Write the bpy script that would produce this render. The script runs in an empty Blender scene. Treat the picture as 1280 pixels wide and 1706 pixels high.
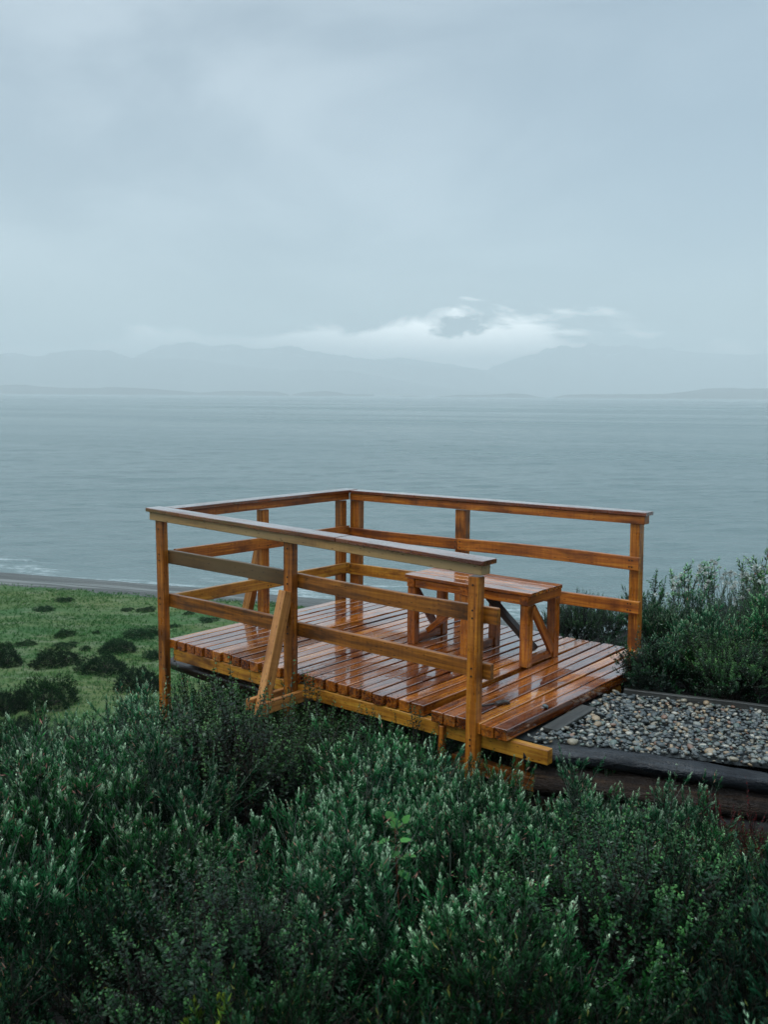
import bpy, math, random
import numpy as np
from mathutils import Vector, Matrix

C = bpy.context.scene.collection
rng = np.random.default_rng(11)
random.seed(5)
sc = bpy.context.scene

# ------------------------------------------------------------------ frame of reference
CAM = np.array([0.0, 0.0, 2.045])
TH = -0.6936
OD = np.array([-1.795, 7.979, 0.0])
EU = np.array([math.cos(TH), math.sin(TH), 0.0])
EV = np.array([-math.sin(TH), math.cos(TH), 0.0])
EZ = np.array([0.0, 0.0, 1.0])
SEA = -11.0
MEADOW = -10.0

def D(u, v, z=0.0):
    return OD + u * EU + v * EV + z * EZ

def to_uv(X, Y):
    dx, dy = X - OD[0], Y - OD[1]
    return dx * EU[0] + dy * EU[1], dx * EV[0] + dy * EV[1]

F_ = np.array([0.0, 0.99279, -0.11983]); R_ = np.array([0.99997, 0.0009, 0.00746]); U_ = np.array([-0.00752, 0.11983, 0.99277])
def ray(px, py):
    return F_ + R_ * (px - 640) / 1623.9 - U_ * (py - 853) / 1623.9
def on_level(px, py, z):
    d = ray(px, py); return CAM + d * (z - CAM[2]) / d[2]
def smooth(a, b, x):
    t = np.clip((x - a) / (b - a), 0, 1); return t * t * (3 - 2 * t)

# ------------------------------------------------------------------ cheap value noise (numpy)
_perm = rng.random((64, 64))
def vnoise(x, y):
    x = np.asarray(x, float); y = np.asarray(y, float)
    xi = np.floor(x).astype(int); yi = np.floor(y).astype(int)
    fx = x - xi; fy = y - yi; fx = fx * fx * (3 - 2 * fx); fy = fy * fy * (3 - 2 * fy)
    g = lambda i, j: _perm[i % 64, j % 64]
    return ((g(xi, yi) * (1 - fx) + g(xi + 1, yi) * fx) * (1 - fy) + (g(xi, yi + 1) * (1 - fx) + g(xi + 1, yi + 1) * fx) * fy)
def fbm(x, y, n=4):
    s = 0; a = 0.5
    for k in range(n):
        s = s + a * (vnoise(x * 2 ** k + 17.3 * k, y * 2 ** k + 9.1 * k) - 0.5); a *= 0.5
    return s

# ------------------------------------------------------------------ object helpers
def tag(o, label=None, cat=None, group=None, kind=None):
    if label: o['label'] = label
    if cat: o['category'] = cat
    if group: o['group'] = group
    if kind: o['kind'] = kind
    return o

def empty(name, loc, label, cat, group=None, rotz=0.0):
    o = bpy.data.objects.new(name, None); C.objects.link(o)
    o.location = [float(a) for a in loc]; o.rotation_euler = (0, 0, rotz); o.empty_display_size = 0.1
    return tag(o, label, cat, group)

def mesh_np(name, V, Fc, attrs=None, smooth_shade=False):
    """V (n,3), Fc: (m,k) array or list of faces."""
    me = bpy.data.meshes.new(name)
    V = np.asarray(V, np.float32)
    if isinstance(Fc, np.ndarray):
        m, k = Fc.shape
        me.vertices.add(len(V)); me.vertices.foreach_set('co', V.ravel())
        me.loops.add(m * k); me.loops.foreach_set('vertex_index', Fc.astype(np.int32).ravel())
        me.polygons.add(m); me.polygons.foreach_set('loop_start', np.arange(0, m * k, k, dtype=np.int32))
        me.update(calc_edges=True)
    else:
        me.from_pydata(V.tolist(), [], Fc); me.update()
    for an, (typ, dat) in (attrs or {}).items():
        a = me.attributes.new(an, typ, 'POINT')
        a.data.foreach_set('vector' if typ == 'FLOAT_VECTOR' else 'value', np.asarray(dat, np.float32).ravel())
    me.polygons.foreach_set('use_smooth', np.full(len(me.polygons), smooth_shade))
    me.validate(); me.update()
    return me

def link(name, me, m, parent=None, local=False):
    if m is not None and not me.materials: me.materials.append(m)
    o = bpy.data.objects.new(name, me); C.objects.link(o)
    if parent is not None:
        o.parent = parent
        if not local:
            l = np.array(parent.location); n = len(me.vertices); co = np.empty(n * 3, np.float32)
            me.vertices.foreach_get('co', co); co = co.reshape(-1, 3) - l.astype(np.float32)
            me.vertices.foreach_set('co', co.ravel()); me.update()
    return o

# ------------------------------------------------------------------ materials
def newmat(name):
    m = bpy.data.materials.new(name); m.use_nodes = True
    nt = m.node_tree
    for n in list(nt.nodes): nt.nodes.remove(n)
    out = nt.nodes.new('ShaderNodeOutputMaterial')
    bs = nt.nodes.new('ShaderNodeBsdfPrincipled')
    nt.links.new(bs.outputs[0], out.inputs[0])
    return m, nt, bs, out
class NB:
    def __init__(s, nt): s.nt = nt
    def n(s, t, **k):
        nd = s.nt.nodes.new(t)
        for a, b in k.items(): setattr(nd, a, b)
        return nd
    def l(s, a, b): s.nt.links.new(a, b)
    def put(s, sock, v):
        if isinstance(v, bpy.types.NodeSocket): s.l(v, sock)
        else: sock.default_value = v
    def math(s, op, a, b=0.0, c=None, clamp=False):
        nd = s.n('ShaderNodeMath', operation=op, use_clamp=clamp); s.put(nd.inputs[0], a); s.put(nd.inputs[1], b)
        if c is not None: s.put(nd.inputs[2], c)
        return nd.outputs[0]
    def vmul(s, v, k):
        nd = s.n('ShaderNodeVectorMath', operation='MULTIPLY'); s.put(nd.inputs[0], v); nd.inputs[1].default_value = k; return nd.outputs[0]
    def noise(s, v, scale=1, det=3, rough=.5, dist=0):
        nd = s.n('ShaderNodeTexNoise'); s.put(nd.inputs['Vector'], v)
        nd.inputs['Scale'].default_value = scale; nd.inputs['Detail'].default_value = det
        nd.inputs['Roughness'].default_value = rough; nd.inputs['Distortion'].default_value = dist
        return nd.outputs['Fac']
    def rng(s, v, a, b, c=0.0, d=1.0, smooth=False):
        nd = s.n('ShaderNodeMapRange', interpolation_type='SMOOTHSTEP' if smooth else 'LINEAR'); s.put(nd.inputs[0], v)
        for i, q in enumerate((a, b, c, d)): s.put(nd.inputs[1 + i], q)
        return nd.outputs[0]
    def mix(s, f, a, b, mode='MIX'):
        nd = s.n('ShaderNodeMix', data_type='RGBA', blend_type=mode); s.put(nd.inputs[0], f)
        s.put(nd.inputs[6], a if isinstance(a, bpy.types.NodeSocket) else (*a, 1)); s.put(nd.inputs[7], b if isinstance(b, bpy.types.NodeSocket) else (*b, 1))
        return nd.outputs[2]
    def bump(s, h, strength, dist, normal=None):
        nd = s.n('ShaderNodeBump'); nd.inputs['Strength'].default_value = strength; nd.inputs['Distance'].default_value = dist
        s.l(h, nd.inputs['Height'])
        if normal is not None: s.l(normal, nd.inputs['Normal'])
        return nd.outputs[0]
    def attr(s, name, out='Vector'):
        return s.n('ShaderNodeAttribute', attribute_name=name).outputs[out]

def wood(name, light, mid, dark, rough=(.12, .4), coat=.6, sat=1.0, grey=None, film=False, bd=.004, bs_=.35):
    m, nt, bs, out = newmat(name); b = NB(nt)
    g = b.attr('gr'); tone = b.attr('tone', 'Fac')
    grain = b.noise(b.vmul(g, (1.6, 38, 38)), 1, 4, .6, .6)
    blot = b.noise(b.vmul(g, (2.6, 7, 7)), 1, 4, .55)
    saw = b.noise(b.vmul(g, (55, 2.5, 2.5)), 1, 2, .5)
    big = b.noise(b.vmul(g, (1.1, 2.2, 2.2)), 1, 2)
    f1 = b.math('ADD', b.math('MULTIPLY', tone, .62 if film else .42), b.math('MULTIPLY', b.rng(grain, .34, .64), .62))
    f1 = b.math('ADD', f1, b.math('MULTIPLY', b.rng(saw, .3, .75), .18))
    col = b.mix(b.rng(f1, .1, .55), light, mid)
    col = b.mix(b.rng(f1, .55, 1.15), col, dark)
    col = b.mix(b.rng(blot, .51, .67, 0, .85), col, dark)                      # water stains and sapwood streaks
    if grey is not None: col = b.mix(b.rng(big, .35, .62, 0.15, .9), col, grey)
    vo = b.n('ShaderNodeTexVoronoi'); b.l(b.vmul(g, (2.6, 9, 9)), vo.inputs['Vector'])
    knot = b.rng(vo.outputs['Distance'], .07, .2, 1, 0, True)
    col = b.mix(b.math('MULTIPLY', knot, .85), col, (dark[0] * .35, dark[1] * .3, dark[2] * .3))
    b.l(col, bs.inputs['Base Color'])
    wet = b.noise(b.vmul(g, (3.5, 9, 9)), 1, 3, .6)
    b.l(b.rng(wet, .35, .65, rough[0], rough[1]), bs.inputs['Roughness'])
    bs.inputs['Coat Weight'].default_value = coat
    if film: bs.inputs['Coat IOR'].default_value = 2.1; bs.inputs['Specular IOR Level'].default_value = 1.0; b.l(b.rng(b.noise(b.vmul(g, (1.3, 7, 7)), 1, 4, .65), .38, .56, .5, 1.0), bs.inputs['Coat Weight'])
    if film: b.l(b.rng(wet, .45, .70, .015, .11), bs.inputs['Coat Roughness'])
    else: bs.inputs['Coat Roughness'].default_value = .18
    hgt = b.math('ADD', b.math('MULTIPLY', grain, .8), b.math('MULTIPLY', saw, .5))
    if bd > .005: hgt = b.math('ADD', hgt, b.math('MULTIPLY', b.noise(b.vmul(g, (5, 16, 16)), 1, 5, .7), 3.0))
    b.l(b.bump(hgt, bs_, bd), bs.inputs['Normal'])
    if film:
        rip = b.noise(b.vmul(g, (14, 20, 20)), 1, 2)
        b.l(b.bump(rip, .12, .006), bs.inputs['Coat Normal'])
    return m

M = {}
M['deck'] = wood('wet_deck_wood', (.82, .31, .034), (.50, .135, .013), (.085, .016, .006), (.08, .28), 1.0, film=True)
M['rail'] = wood('wet_rail_wood', (.70, .27, .030), (.44, .125, .013), (.10, .024, .006), (.3, .55), .25)
M['railout'] = wood('outer_rail_wood', (.56, .22, .028), (.32, .105, .011), (.045, .017, .006), (.3, .55), .25)
M['railgrey'] = wood('grey_stained_rail_wood', (.30, .14, .03), (.16, .07, .018), (.035, .02, .01), (.3, .55), .1, grey=(.15, .095, .042))
M['post'] = wood('post_wood', (.74, .30, .036), (.44, .135, .014), (.075, .022, .007), (.25, .5), .3)
M['cap'] = wood('wet_cap_wood', (.42, .15, .04), (.24, .055, .016), (.09, .02, .008), (.12, .3), 1.0, film=True)
M['weathered'] = wood('weathered_wood', (.60, .34, .12), (.44, .24, .075), (.14, .065, .03), (.4, .6), .0, grey=(.44, .30, .14))
M['brace'] = wood('pale_new_wood', (.70, .34, .10), (.54, .22, .055), (.22, .07, .02), (.35, .55), .15)
M['fascia'] = wood('yellow_sap_wood', (.66, .34, .04), (.46, .18, .018), (.10, .03, .008), (.3, .5), .3)
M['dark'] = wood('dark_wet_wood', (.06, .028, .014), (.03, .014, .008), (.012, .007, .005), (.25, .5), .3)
M['bench'] = wood('bench_wood', (.68, .25, .028), (.42, .115, .012), (.075, .018, .006), (.2, .45), .4)

# ------------------------------------------------------------------ timber
class Timber:
    """collects sawn pieces into one mesh; every piece carries its own grain coordinates"""
    def __init__(s): s.V = []; s.F = []; s.G = []; s.T = []; s.n = 0
    def add(s, p0, p1, w, t, wdir, tone=None, seg=6, wob=.0012, ch=.004, round_end=False):
        p0 = np.array(p0, float); p1 = np.array(p1, float)
        a = p1 - p0; L = np.linalg.norm(a); a /= L
        wd = np.array(wdir, float); wd -= a * (wd @ a); wd /= np.linalg.norm(wd); td = np.cross(a, wd)
        c = min(ch, .2 * min(w, t)); hw, ht = w / 2, t / 2
        prof = [(-hw + c, -ht), (hw - c, -ht), (hw, -ht + c), (hw, ht - c), (hw - c, ht), (-hw + c, ht), (-hw, ht - c), (-hw, -ht + c)]
        off = rng.random(3) * 40; tn = rng.random() if tone is None else tone
        bend = rng.normal(0, 1, 2) * wob * 1.5
        ss = [0.0] + [min(.003 / L, .2)] + list(np.linspace(0, 1, seg + 1)[1:-1]) + [1 - min(.003 / L, .2), 1.0]
        start = s.n
        for i, q in enumerate(ss):
            sh = 1 - (.0035 / hw if i in (0, len(ss) - 1) else 0)
            b0 = bend * math.sin(math.pi * q) + rng.normal(0, 1, 2) * wob * .3
            for (x, y) in prof:
                lx = x * sh + b0[0]; ly = y * sh + b0[1]
                s.V.append(p0 + a * L * q + wd * lx + td * ly); s.G.append((off[0] + L * q, off[1] + lx, off[2] + ly)); s.T.append(tn)
        nr = len(ss)
        for i in range(nr - 1):
            for k in range(8):
                k2 = (k + 1) % 8
                s.F.append((start + i * 8 + k, start + i * 8 + k2, start + (i + 1) * 8 + k2, start + (i + 1) * 8 + k))
        s.F.append(tuple(start + k for k in range(7, -1, -1))); s.F.append(tuple(start + (nr - 1) * 8 + k for k in range(8)))
        s.n += nr * 8
        return s
    def pole(s, p0, p1, r, tone=.5, seg=14, n=14, rough=.006, taper=1.0, path=None):
        p0 = np.array(p0, float); p1 = np.array(p1, float); a = p1 - p0; L = np.linalg.norm(a); a /= L
        wd = np.cross(a, EZ); wd = wd / np.linalg.norm(wd) if np.linalg.norm(wd) > .1 else np.array([1., 0, 0]); td = np.cross(a, wd)
        off = rng.random(3) * 40; start = s.n
        for i in range(seg + 1):
            q = i / seg; rr = r * (1 + (taper - 1) * q)
            c = np.zeros(3) if path is None else path(q)
            for k in range(n):
                an = 2 * math.pi * k / n; rj = rr + rough * rng.normal() + rough * 1.5 * math.sin(3 * an + off[0] + 4 * q)
                s.V.append(p0 + a * L * q + c + wd * rj * math.cos(an) + td * rj * math.sin(an)); s.G.append((off[0] + L * q, off[1] + rr * math.cos(an), off[2] + rr * math.sin(an))); s.T.append(tone)
        for i in range(seg):
            for k in range(n):
                k2 = (k + 1) % n
                s.F.append((start + i * n + k, start + i * n + k2, start + (i + 1) * n + k2, start + (i + 1) * n + k))
        s.F.append(tuple(start + k for k in range(n - 1, -1, -1))); s.F.append(tuple(start + seg * n + k for k in range(n)))
        s.n += (seg + 1) * n
        return s
    def build(s, name, mat, parent=None, smooth_shade=False):
        me = mesh_np(name, s.V, s.F, {'gr': ('FLOAT_VECTOR', s.G), 'tone': ('FLOAT', s.T)}, smooth_shade)
        import bmesh
        bm = bmesh.new(); bm.from_mesh(me); bmesh.ops.recalc_face_normals(bm, faces=bm.faces); bm.to_mesh(me); bm.free()
        return link(name, me, mat, parent)

W = 2.268
deck = empty('viewing_platform', D(1.7, 1.1, -.9), 'wet orange timber viewing platform with plank deck and post and rail guard on three sides', 'platform')

# boards
t = Timber(); z = -.0375
tones = rng.random(30)
for k in range(24):
    g = .017 + .008 * rng.random()
    u0 = k * .1126; u1 = u0 + .1126 - g
    if k == 23: u1 = 2.691
    dz = rng.normal(0, .0018)
    t.add(D((u0 + u1) / 2, -.004 + rng.normal(0, .006), z + dz), D((u0 + u1) / 2 + rng.normal(0, .0015), W + .012 + rng.normal(0, .008), z + dz + rng.normal(0, .0015)), u1 - u0, .075, EU, tones[k], 8)
for k in range(6):
    ua = 2.790 + (k + .5) * .0985 - .004; ub = 2.703 + (k + .5) * .1110
    dz = rng.normal(0, .002) + .003
    t.add(D(ua, -.052 + rng.normal(0, .005), z + dz), D(ub, W + .02 + rng.normal(0, .01), z + dz), .087, .075, EU, tones[24 + k], 8)
t.build('decking', M['deck'], deck)

nv = []; nf = []
for k in range(30):
    uc = k * .1126 + .047 if k < 24 else 2.79 + (k - 24) * .0998 + .040
    for v_ in (.035, .75, 1.5, 2.2):
        for o_ in (-.024, .024):
            c_ = D(uc + o_ + rng.normal(0, .004), v_ + rng.normal(0, .006), .0035); i0 = len(nv)
            for q in range(6): nv.append(c_ + .0045 * (math.cos(q * 1.047) * EU + math.sin(q * 1.047) * EV) - EZ * .0015)
            nv.append(c_); nf += [(i0 + q, i0 + (q + 1) % 6, i0 + 6) for q in range(6)]
mn, ntn, bsn, _o = newmat('rusty_nail'); bsn.inputs['Base Color'].default_value = (.02, .013, .01, 1); bsn.inputs['Roughness'].default_value = .5
tag(link('nails', mesh_np('nails', nv, nf), mn, deck), kind='stuff')
# joists and bearers
Timber().add(D(.05, .035, -.128), D(3.63, .035, -.128), .095, .06, EZ, .25, 12, .003).build('fascia_beam', M['fascia'], deck)
for v in (.75, 1.5, 2.2):
    Timber().add(D(.02, v, -.128), D(3.36, v, -.128), .095, .06, EZ, .5, 6).build('joist', M['fascia'], deck)
Timber().add(D(.045, .08, -.125), D(.045, 2.15, -.125), .06, .05, EU, .4).build('end_joist', M['fascia'], deck)
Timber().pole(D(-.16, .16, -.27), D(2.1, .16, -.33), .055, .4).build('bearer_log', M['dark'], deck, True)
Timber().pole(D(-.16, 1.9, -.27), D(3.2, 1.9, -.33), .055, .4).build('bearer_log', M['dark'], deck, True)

def post(u0, u1, v0, v1, z0, z1, mat='post', tone=None, lean=(0, 0)):
    return Timber().add(D((u0 + u1) / 2 + lean[0], (v0 + v1) / 2 + lean[1], z0), D((u0 + u1) / 2, (v0 + v1) / 2, z1), u1 - u0, v1 - v0, EU, tone, 6, .002).build('post', M[mat], deck)
post(-.075, .013, -.062, -.003, -1.0, 1.0, 'post', .62)                 # near left corner
post(1.436, 1.524, -.066, -.003, -1.0, .985, 'post', .7)
post(3.082, 3.157, -.078, -.003, -1.1, .93, 'post', .3)
post(-.085, -.003, 2.14, 2.225, -1.6, .99, 'post', .75)                 # far corner pair
post(.004, .116, W + .003, W + .088, -1.6, .99, 'post', .35)
post(-.075, -.003, 1.07, 1.16, -1.5, .99, 'post', .4)
post(1.30, 1.415, W + .003, W + .08, -1.5, 1.0, 'post', .45)
post(3.030, 3.112, W + .003, W + .09, -.9, 1.05, 'post', .2, (.02, 0))

def cap_z(u): return 1.1 - .055 * u / 3.34
# top rails: flat cap on a beam, three sides
Timber().add(D(-.145, -.03, cap_z(-.1) - .016), D(1.985, -.03, cap_z(1.985) - .016), .15, .032, EV, .45, 10).add(
    D(1.99, -.032, cap_z(1.99) - .017), D(3.215, -.035, cap_z(3.335) - .017), .15, .030, EV, .3, 10).build('handrail_cap', M['cap'], deck)
Timber().add(D(-.12, -.035, cap_z(-.1) - .066), D(3.185, -.035, cap_z(3.26) - .066), .068, .10, EZ, .5, 12).build('handrail_beam', M['weathered'], deck)
Timber().add(D(-.03, .05, 1.084), D(-.03, W + .07, 1.084), .15, .030, EU, .7, 8).build('handrail_cap', M['cap'], deck)
Timber().add(D(-.03, .06, 1.034), D(-.03, W - .02, 1.034), .07, .09, EZ, .5, 8).build('handrail_beam', M['rail'], deck)
Timber().add(D(.05, W + .025, 1.080), D(3.185, W + .025, 1.116), .14, .030, EV, .6, 10).build('handrail_cap', M['cap'], deck)
Timber().add(D(.02, W + .02, 1.029), D(3.165, W + .02, 1.065), .068, .09, EZ, .4, 10).build('handrail_beam', M['rail'], deck)

# mid and low rails, inside the posts
def rail(p, q, wd, mat='rail', tone=None, th=.038, name='rail', seg=8):
    return Timber().add(p, q, wd, th, EZ, tone, seg, .003).build(name, M[mat], deck)
o = rail(D(.0, .019, .694), D(1.478, .019, .690), .112, 'railgrey', .9); o['label'] = 'dark grey stained middle rail board'
rail(D(1.482, .019, .688), D(3.25, .019, .682), .106, 'railout', .35)
rail(D(-.01, .019, .329), D(1.478, .019, .325), .112, 'railout', .7)
rail(D(1.482, .019, .325), D(3.21, .019, .321), .104, 'railout', .5)
rail(D(.02, .06, .70), D(.02, W - .045, .686), .108, 'rail', .35, name='rail')
rail(D(.02, .05, .325), D(.02, W - .045, .312), .106, 'fascia', .3)
rail(D(.0, W - .020, .668), D(1.355, W - .020, .686), .10, 'rail', .75)
rail(D(1.358, W - .020, .688), D(3.135, W - .020, .709), .108, 'rail', .45)
rail(D(.0, W - .020, .303), D(1.355, W - .020, .325), .108, 'fascia', .45)
rail(D(1.358, W - .020, .328), D(3.15, W - .020, .354), .104, 'rail', .4)

def bolts(pts, n_):
    for c_ in pts:
        nv, nf = [], []; i0 = 0; a_ = EU if abs(n_ @ EV) > .5 else EV
        for dz_ in (0, .003):
            for q in range(8): nv.append(c_ + n_ * dz_ + .0065 * (math.cos(q * .785) * a_ + math.sin(q * .785) * EZ))
        nf += [(i0 + q, i0 + (q + 1) % 8, i0 + 8 + (q + 1) % 8, i0 + 8 + q) for q in range(8)] + [tuple(i0 + 8 + q for q in range(8))]
        link('nail_head', mesh_np('nail_head', nv, nf), mn, deck)
bolts([D(u, W - .040, zc + dz_) for u, z0_, z1_ in ((1.335, .686, .325), (1.385, .688, .328), (3.08, .708, .354), (3.055, .708, .354), (.05, .668, .303)) for zc in (z0_, z1_) for dz_ in (-.026, .026)], -EV)
bolts([D(.040, v_, zc + dz_) for v_ in (1.10, 1.135, W - .09, .09) for zc in (.693, .319) for dz_ in (-.026, .026)], EU)
bolts([D(u, v_, z_) for u, v_ in ((-.03, -.064), (1.48, -.068), (3.12, -.080)) for z_ in (.72, .67, .35, .30, .93 if u < 3 else .88, -.11, -.15)], -EV)
# outriggers and raking braces
def outrigger_set(along, s):
    """along(a, out, z): a along the deck edge, out = distance outside"""
    for a in (-.032, .112):
        Timber().add(along(a, .40, -.175), along(a, -.35, -.175), .088, .038, EZ, .3, 4).build('outrigger', M['brace'], deck)
    b = Timber().add(along(.040, .345, -.27), along(.040, .082, .62), .07, .088, along(1, 0, 0) - along(0, 0, 0), .3, 6, .001).build('brace', M['brace'], deck)
    b['label'] = 'pale raking brace board'
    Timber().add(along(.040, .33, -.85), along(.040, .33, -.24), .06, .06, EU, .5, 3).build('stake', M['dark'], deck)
outrigger_set(lambda a, o_, z_: D(1.44 + a, -o_, z_), 1)
outrigger_set(lambda a, o_, z_: D(-o_, 1.075 + a, z_), 1)
Timber().add(D(2.86, -.022, -.62), D(2.86, -.022, -.09), .04, .04, EU, .8, 3).build('stub_post', M['post'], deck)
Timber().add(D(3.33, .2, -1.0), D(3.33, .2, -.18), .09, .09, EU, .8, 3).build('stub_post', M['post'], deck)
Timber().add(D(2.86, .12, -.36), D(3.55, .12, -.36), .09, .07, EZ, .8, 3).build('bearer', M['post'], deck)

# ------------------------------------------------------------------ bench
bench = empty('bench', D(2.17, 1.43, 0.0), 'backless wooden slatted bench with wet top and braced legs standing on the platform deck', 'bench')
t = Timber()
for k in range(4):
    t.add(D(1.575 + rng.normal(0, .006), 1.245 + k * .122, .569), D(2.775 + rng.normal(0, .008), 1.245 + k * .122, .569), .111, .028, EV, .3 + .4 * rng.random(), 6, .0015)
t.build('seat', M['deck'], bench)
for u in (1.59, 2.125, 2.672):
    Timber().add(D(u + .035, 1.247, .0015), D(u + .035, 1.247, .478), .074, .074, EU, None, 3).build('leg', M['bench'], bench)
    Timber().add(D(u + .035, 1.645, .0015), D(u + .035, 1.645, .478), .074, .074, EU, None, 3).build('leg', M['bench'], bench)
    Timber().add(D(u + .035, 1.287, .038), D(u + .035, 1.606, .038), .065, .045, EZ, None, 3).build('stretcher', M['bench'], bench)
    Timber().add(D(u + .035, 1.20, .516), D(u + .035, 1.70, .516), .072, .074, EZ, .6, 3).build('cross_bearer', M['bench'], bench)
for v in (1.225, 1.665):
    Timber().add(D(1.665, v, .514), D(2.12, v, .514), .066, .03, EZ, .5, 3).build('apron', M['bench'], bench)
    Timber().add(D(2.2, v, .514), D(2.668, v, .514), .066, .03, EZ, .5, 3).build('apron', M['bench'], bench)
for u in (1.605, 2.729):
    Timber().add(D(u, 1.29, .455), D(u, 1.60, .06), .07, .03, EV, .6, 3).build('end_brace', M['bench'], bench)
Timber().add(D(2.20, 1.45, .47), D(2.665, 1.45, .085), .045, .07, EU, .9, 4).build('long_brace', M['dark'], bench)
Timber().add(D(1.665, 1.40, .085), D(2.115, 1.40, .46), .045, .06, EU, .4, 4).build('long_brace', M['bench'], bench)

# ------------------------------------------------------------------ ground
def v_near(u): return .08 + (u - 3.45) * .42
def v_far(u): return 1.35 + (u - 3.45) * .31
def ground_h(X, Y):
    X = np.asarray(X, float); Y = np.asarray(Y, float)
    u, v = to_uv(X, Y)
    base = -.32 - .17 * (Y - 2.5) - .11 * np.maximum(0, -X - .8) + .10 * fbm(X * .8, Y * .8)
    upper = -.15 - .13 * np.maximum(0, v - 2.3) + .08 * fbm(X, Y)
    m = smooth(2.3 - 1.3 * smooth(1.9, 2.6, v), 3.6 - 1.6 * smooth(1.9, 2.6, v), u) * smooth(-.02, .22, v - v_near(np.maximum(u, 3.2)) + .0)
    g = base * (1 - m) + upper * m
    crest = 8.9 + .55 * np.maximum(0, X) + .25 * np.maximum(0, -X - 2)
    c = np.maximum(0, Y - crest)
    g = g - .62 * c * smooth(0, 2.5, c)
    low = MEADOW + 1.1 * fbm(X * .09, Y * .09) * smooth(60, 45, Y + .33 * X) + .25 * fbm(X * .5, Y * .5)
    k = .8; dd = np.clip((low - g) / (2 * k) + .5, 0, 1)
    g = g * (1 - dd) + low * dd + k * dd * (1 - dd)                          # smooth foot of the slope
    ds = (Y + .33 * X + .022 * np.maximum(0, X) ** 2 - 60.3) * .95
    g = np.where(ds > -7.5, np.minimum(g, MEADOW - .05 - .22 * (ds + 7.5)), g)
    return g

def grid_mesh(name, xs, ys, hf, attr=None):
    X, Y = np.meshgrid(xs, ys); Z = hf(X, Y)
    V = np.stack([X, Y, Z], -1).reshape(-1, 3); nx, ny = len(xs), len(ys)
    i = np.arange(ny - 1)[:, None] * nx + np.arange(nx - 1)[None, :]
    Fq = np.stack([i, i + 1, i + nx + 1, i + nx], -1).reshape(-1, 4)
    return mesh_np(name, V, Fq, attr, True)

m, nt, bs, out = newmat('ground_mat'); b = NB(nt)
geo = b.n('ShaderNodeNewGeometry'); pos = geo.outputs['Position']
sep = b.n('ShaderNodeSeparateXYZ'); b.l(pos, sep.inputs[0])
n1 = b.noise(b.vmul(pos, (.12, .3, .3)), 1, 5, .6); n2 = b.noise(b.vmul(pos, (.55, 1.5, 1.2)), 1, 5, .65); n3 = b.noise(pos, 6, 4, .7)
gcol = b.mix(b.rng(n1, .40, .62), (.042, .135, .026), (.125, .175, .045))
gcol = b.mix(b.rng(n2, .50, .72, 0, .85), gcol, (.23, .25, .15))
gcol = b.mix(b.rng(n2, .28, .44, .8, 0), gcol, (.03, .085, .02))
gcol = b.mix(b.rng(n3, .4, .75, 0, .35), gcol, (.05, .10, .03))
soil = b.mix(b.rng(n3, .3, .7), (.006, .005, .004), (.018, .014, .010))
hill = b.rng(sep.outputs[2], -8.5, -2.2, 0, 1, True)
b.l(b.mix(hill, gcol, soil), bs.inputs['Base Color']); bs.inputs['Roughness'].default_value = .85
b.l(b.bump(b.math('ADD', n2, b.math('MULTIPLY', n3, .4)), .9, .35), bs.inputs['Normal'])
xs = np.concatenate([-np.geomspace(420, 9, 60), np.arange(-8.9, 9.9, .14), np.geomspace(10, 420, 60)])
ys = np.concatenate([np.linspace(-60, -4, 12), np.arange(-3.8, 17, .14), np.geomspace(17.2, 62, 110), np.linspace(64, 240, 40)])
tag(link('ground', grid_mesh('ground', xs, ys, ground_h), m), 'grassy ground falling from the shrubby hillside to a flat green meadow', kind='structure')

# beach strip
m, nt, bs, out = newmat('shingle_mat'); b = NB(nt)
pos = b.n('ShaderNodeNewGeometry').outputs['Position']
nz = b.noise(pos, 5, 4, .8); rot = b.n('ShaderNodeVectorRotate', rotation_type='Z_AXIS'); b.l(pos, rot.inputs['Vector']); rot.inputs['Angle'].default_value = math.atan(.33)
band = b.noise(b.vmul(rot.outputs[0], (.04, .9, .2)), 1, 3, .7)
c0 = b.mix(b.rng(nz, .35, .65), (.075, .080, .075), (.17, .17, .155))
c0 = b.mix(b.rng(band, .35, .6), c0, (.055, .060, .055)); c0 = b.mix(b.rng(band, .54, .60, 0, .8), c0, (.27, .28, .26))
b.l(c0, bs.inputs['Base Color']); bs.inputs['Roughness'].default_value = .6
b.l(b.bump(nz, .8, .12), bs.inputs['Normal'])
A = np.array([1, -.33]) / math.hypot(1, .33); Nn = np.array([.33, 1]) / math.hypot(1, .33)
us = np.linspace(-260, 200, 500); dsv = np.array([-7.7, -7.2, -6.6, -5.9, -5.1, -4.3, -3.5, -2.6, -1.6, -.8, 0, 1, 2.5, 5, 9])
zz = np.array([-10.06, -9.98, -9.93, -10.0, -10.14, -10.2, -10.34, -10.5, -10.66, -10.82, -10.98, -11.15, -11.4, -11.9, -12.6])
UU, DDs = np.meshgrid(us, dsv); wig = 1.0 * fbm(UU * .05, UU * 0 + 3.3, 3) * 2 - .021 * np.clip(UU, 0, 30) ** 2
P0 = np.array([0, 60.3])
V = np.stack([P0[0] + A[0] * UU + Nn[0] * (DDs + wig), P0[1] + A[1] * UU + Nn[1] * (DDs + wig), np.repeat(zz[:, None], len(us), 1) + .05 * fbm(UU * .6, DDs * .8)], -1).reshape(-1, 3)
nx = len(us); i = np.arange(len(dsv) - 1)[:, None] * nx + np.arange(nx - 1)[None, :]
tag(link('beach', mesh_np('beach', V, np.stack([i, i + 1, i + nx + 1, i + nx], -1).reshape(-1, 4), None, True), m), 'narrow dark grey shingle beach between meadow and water', kind='structure')

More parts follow.
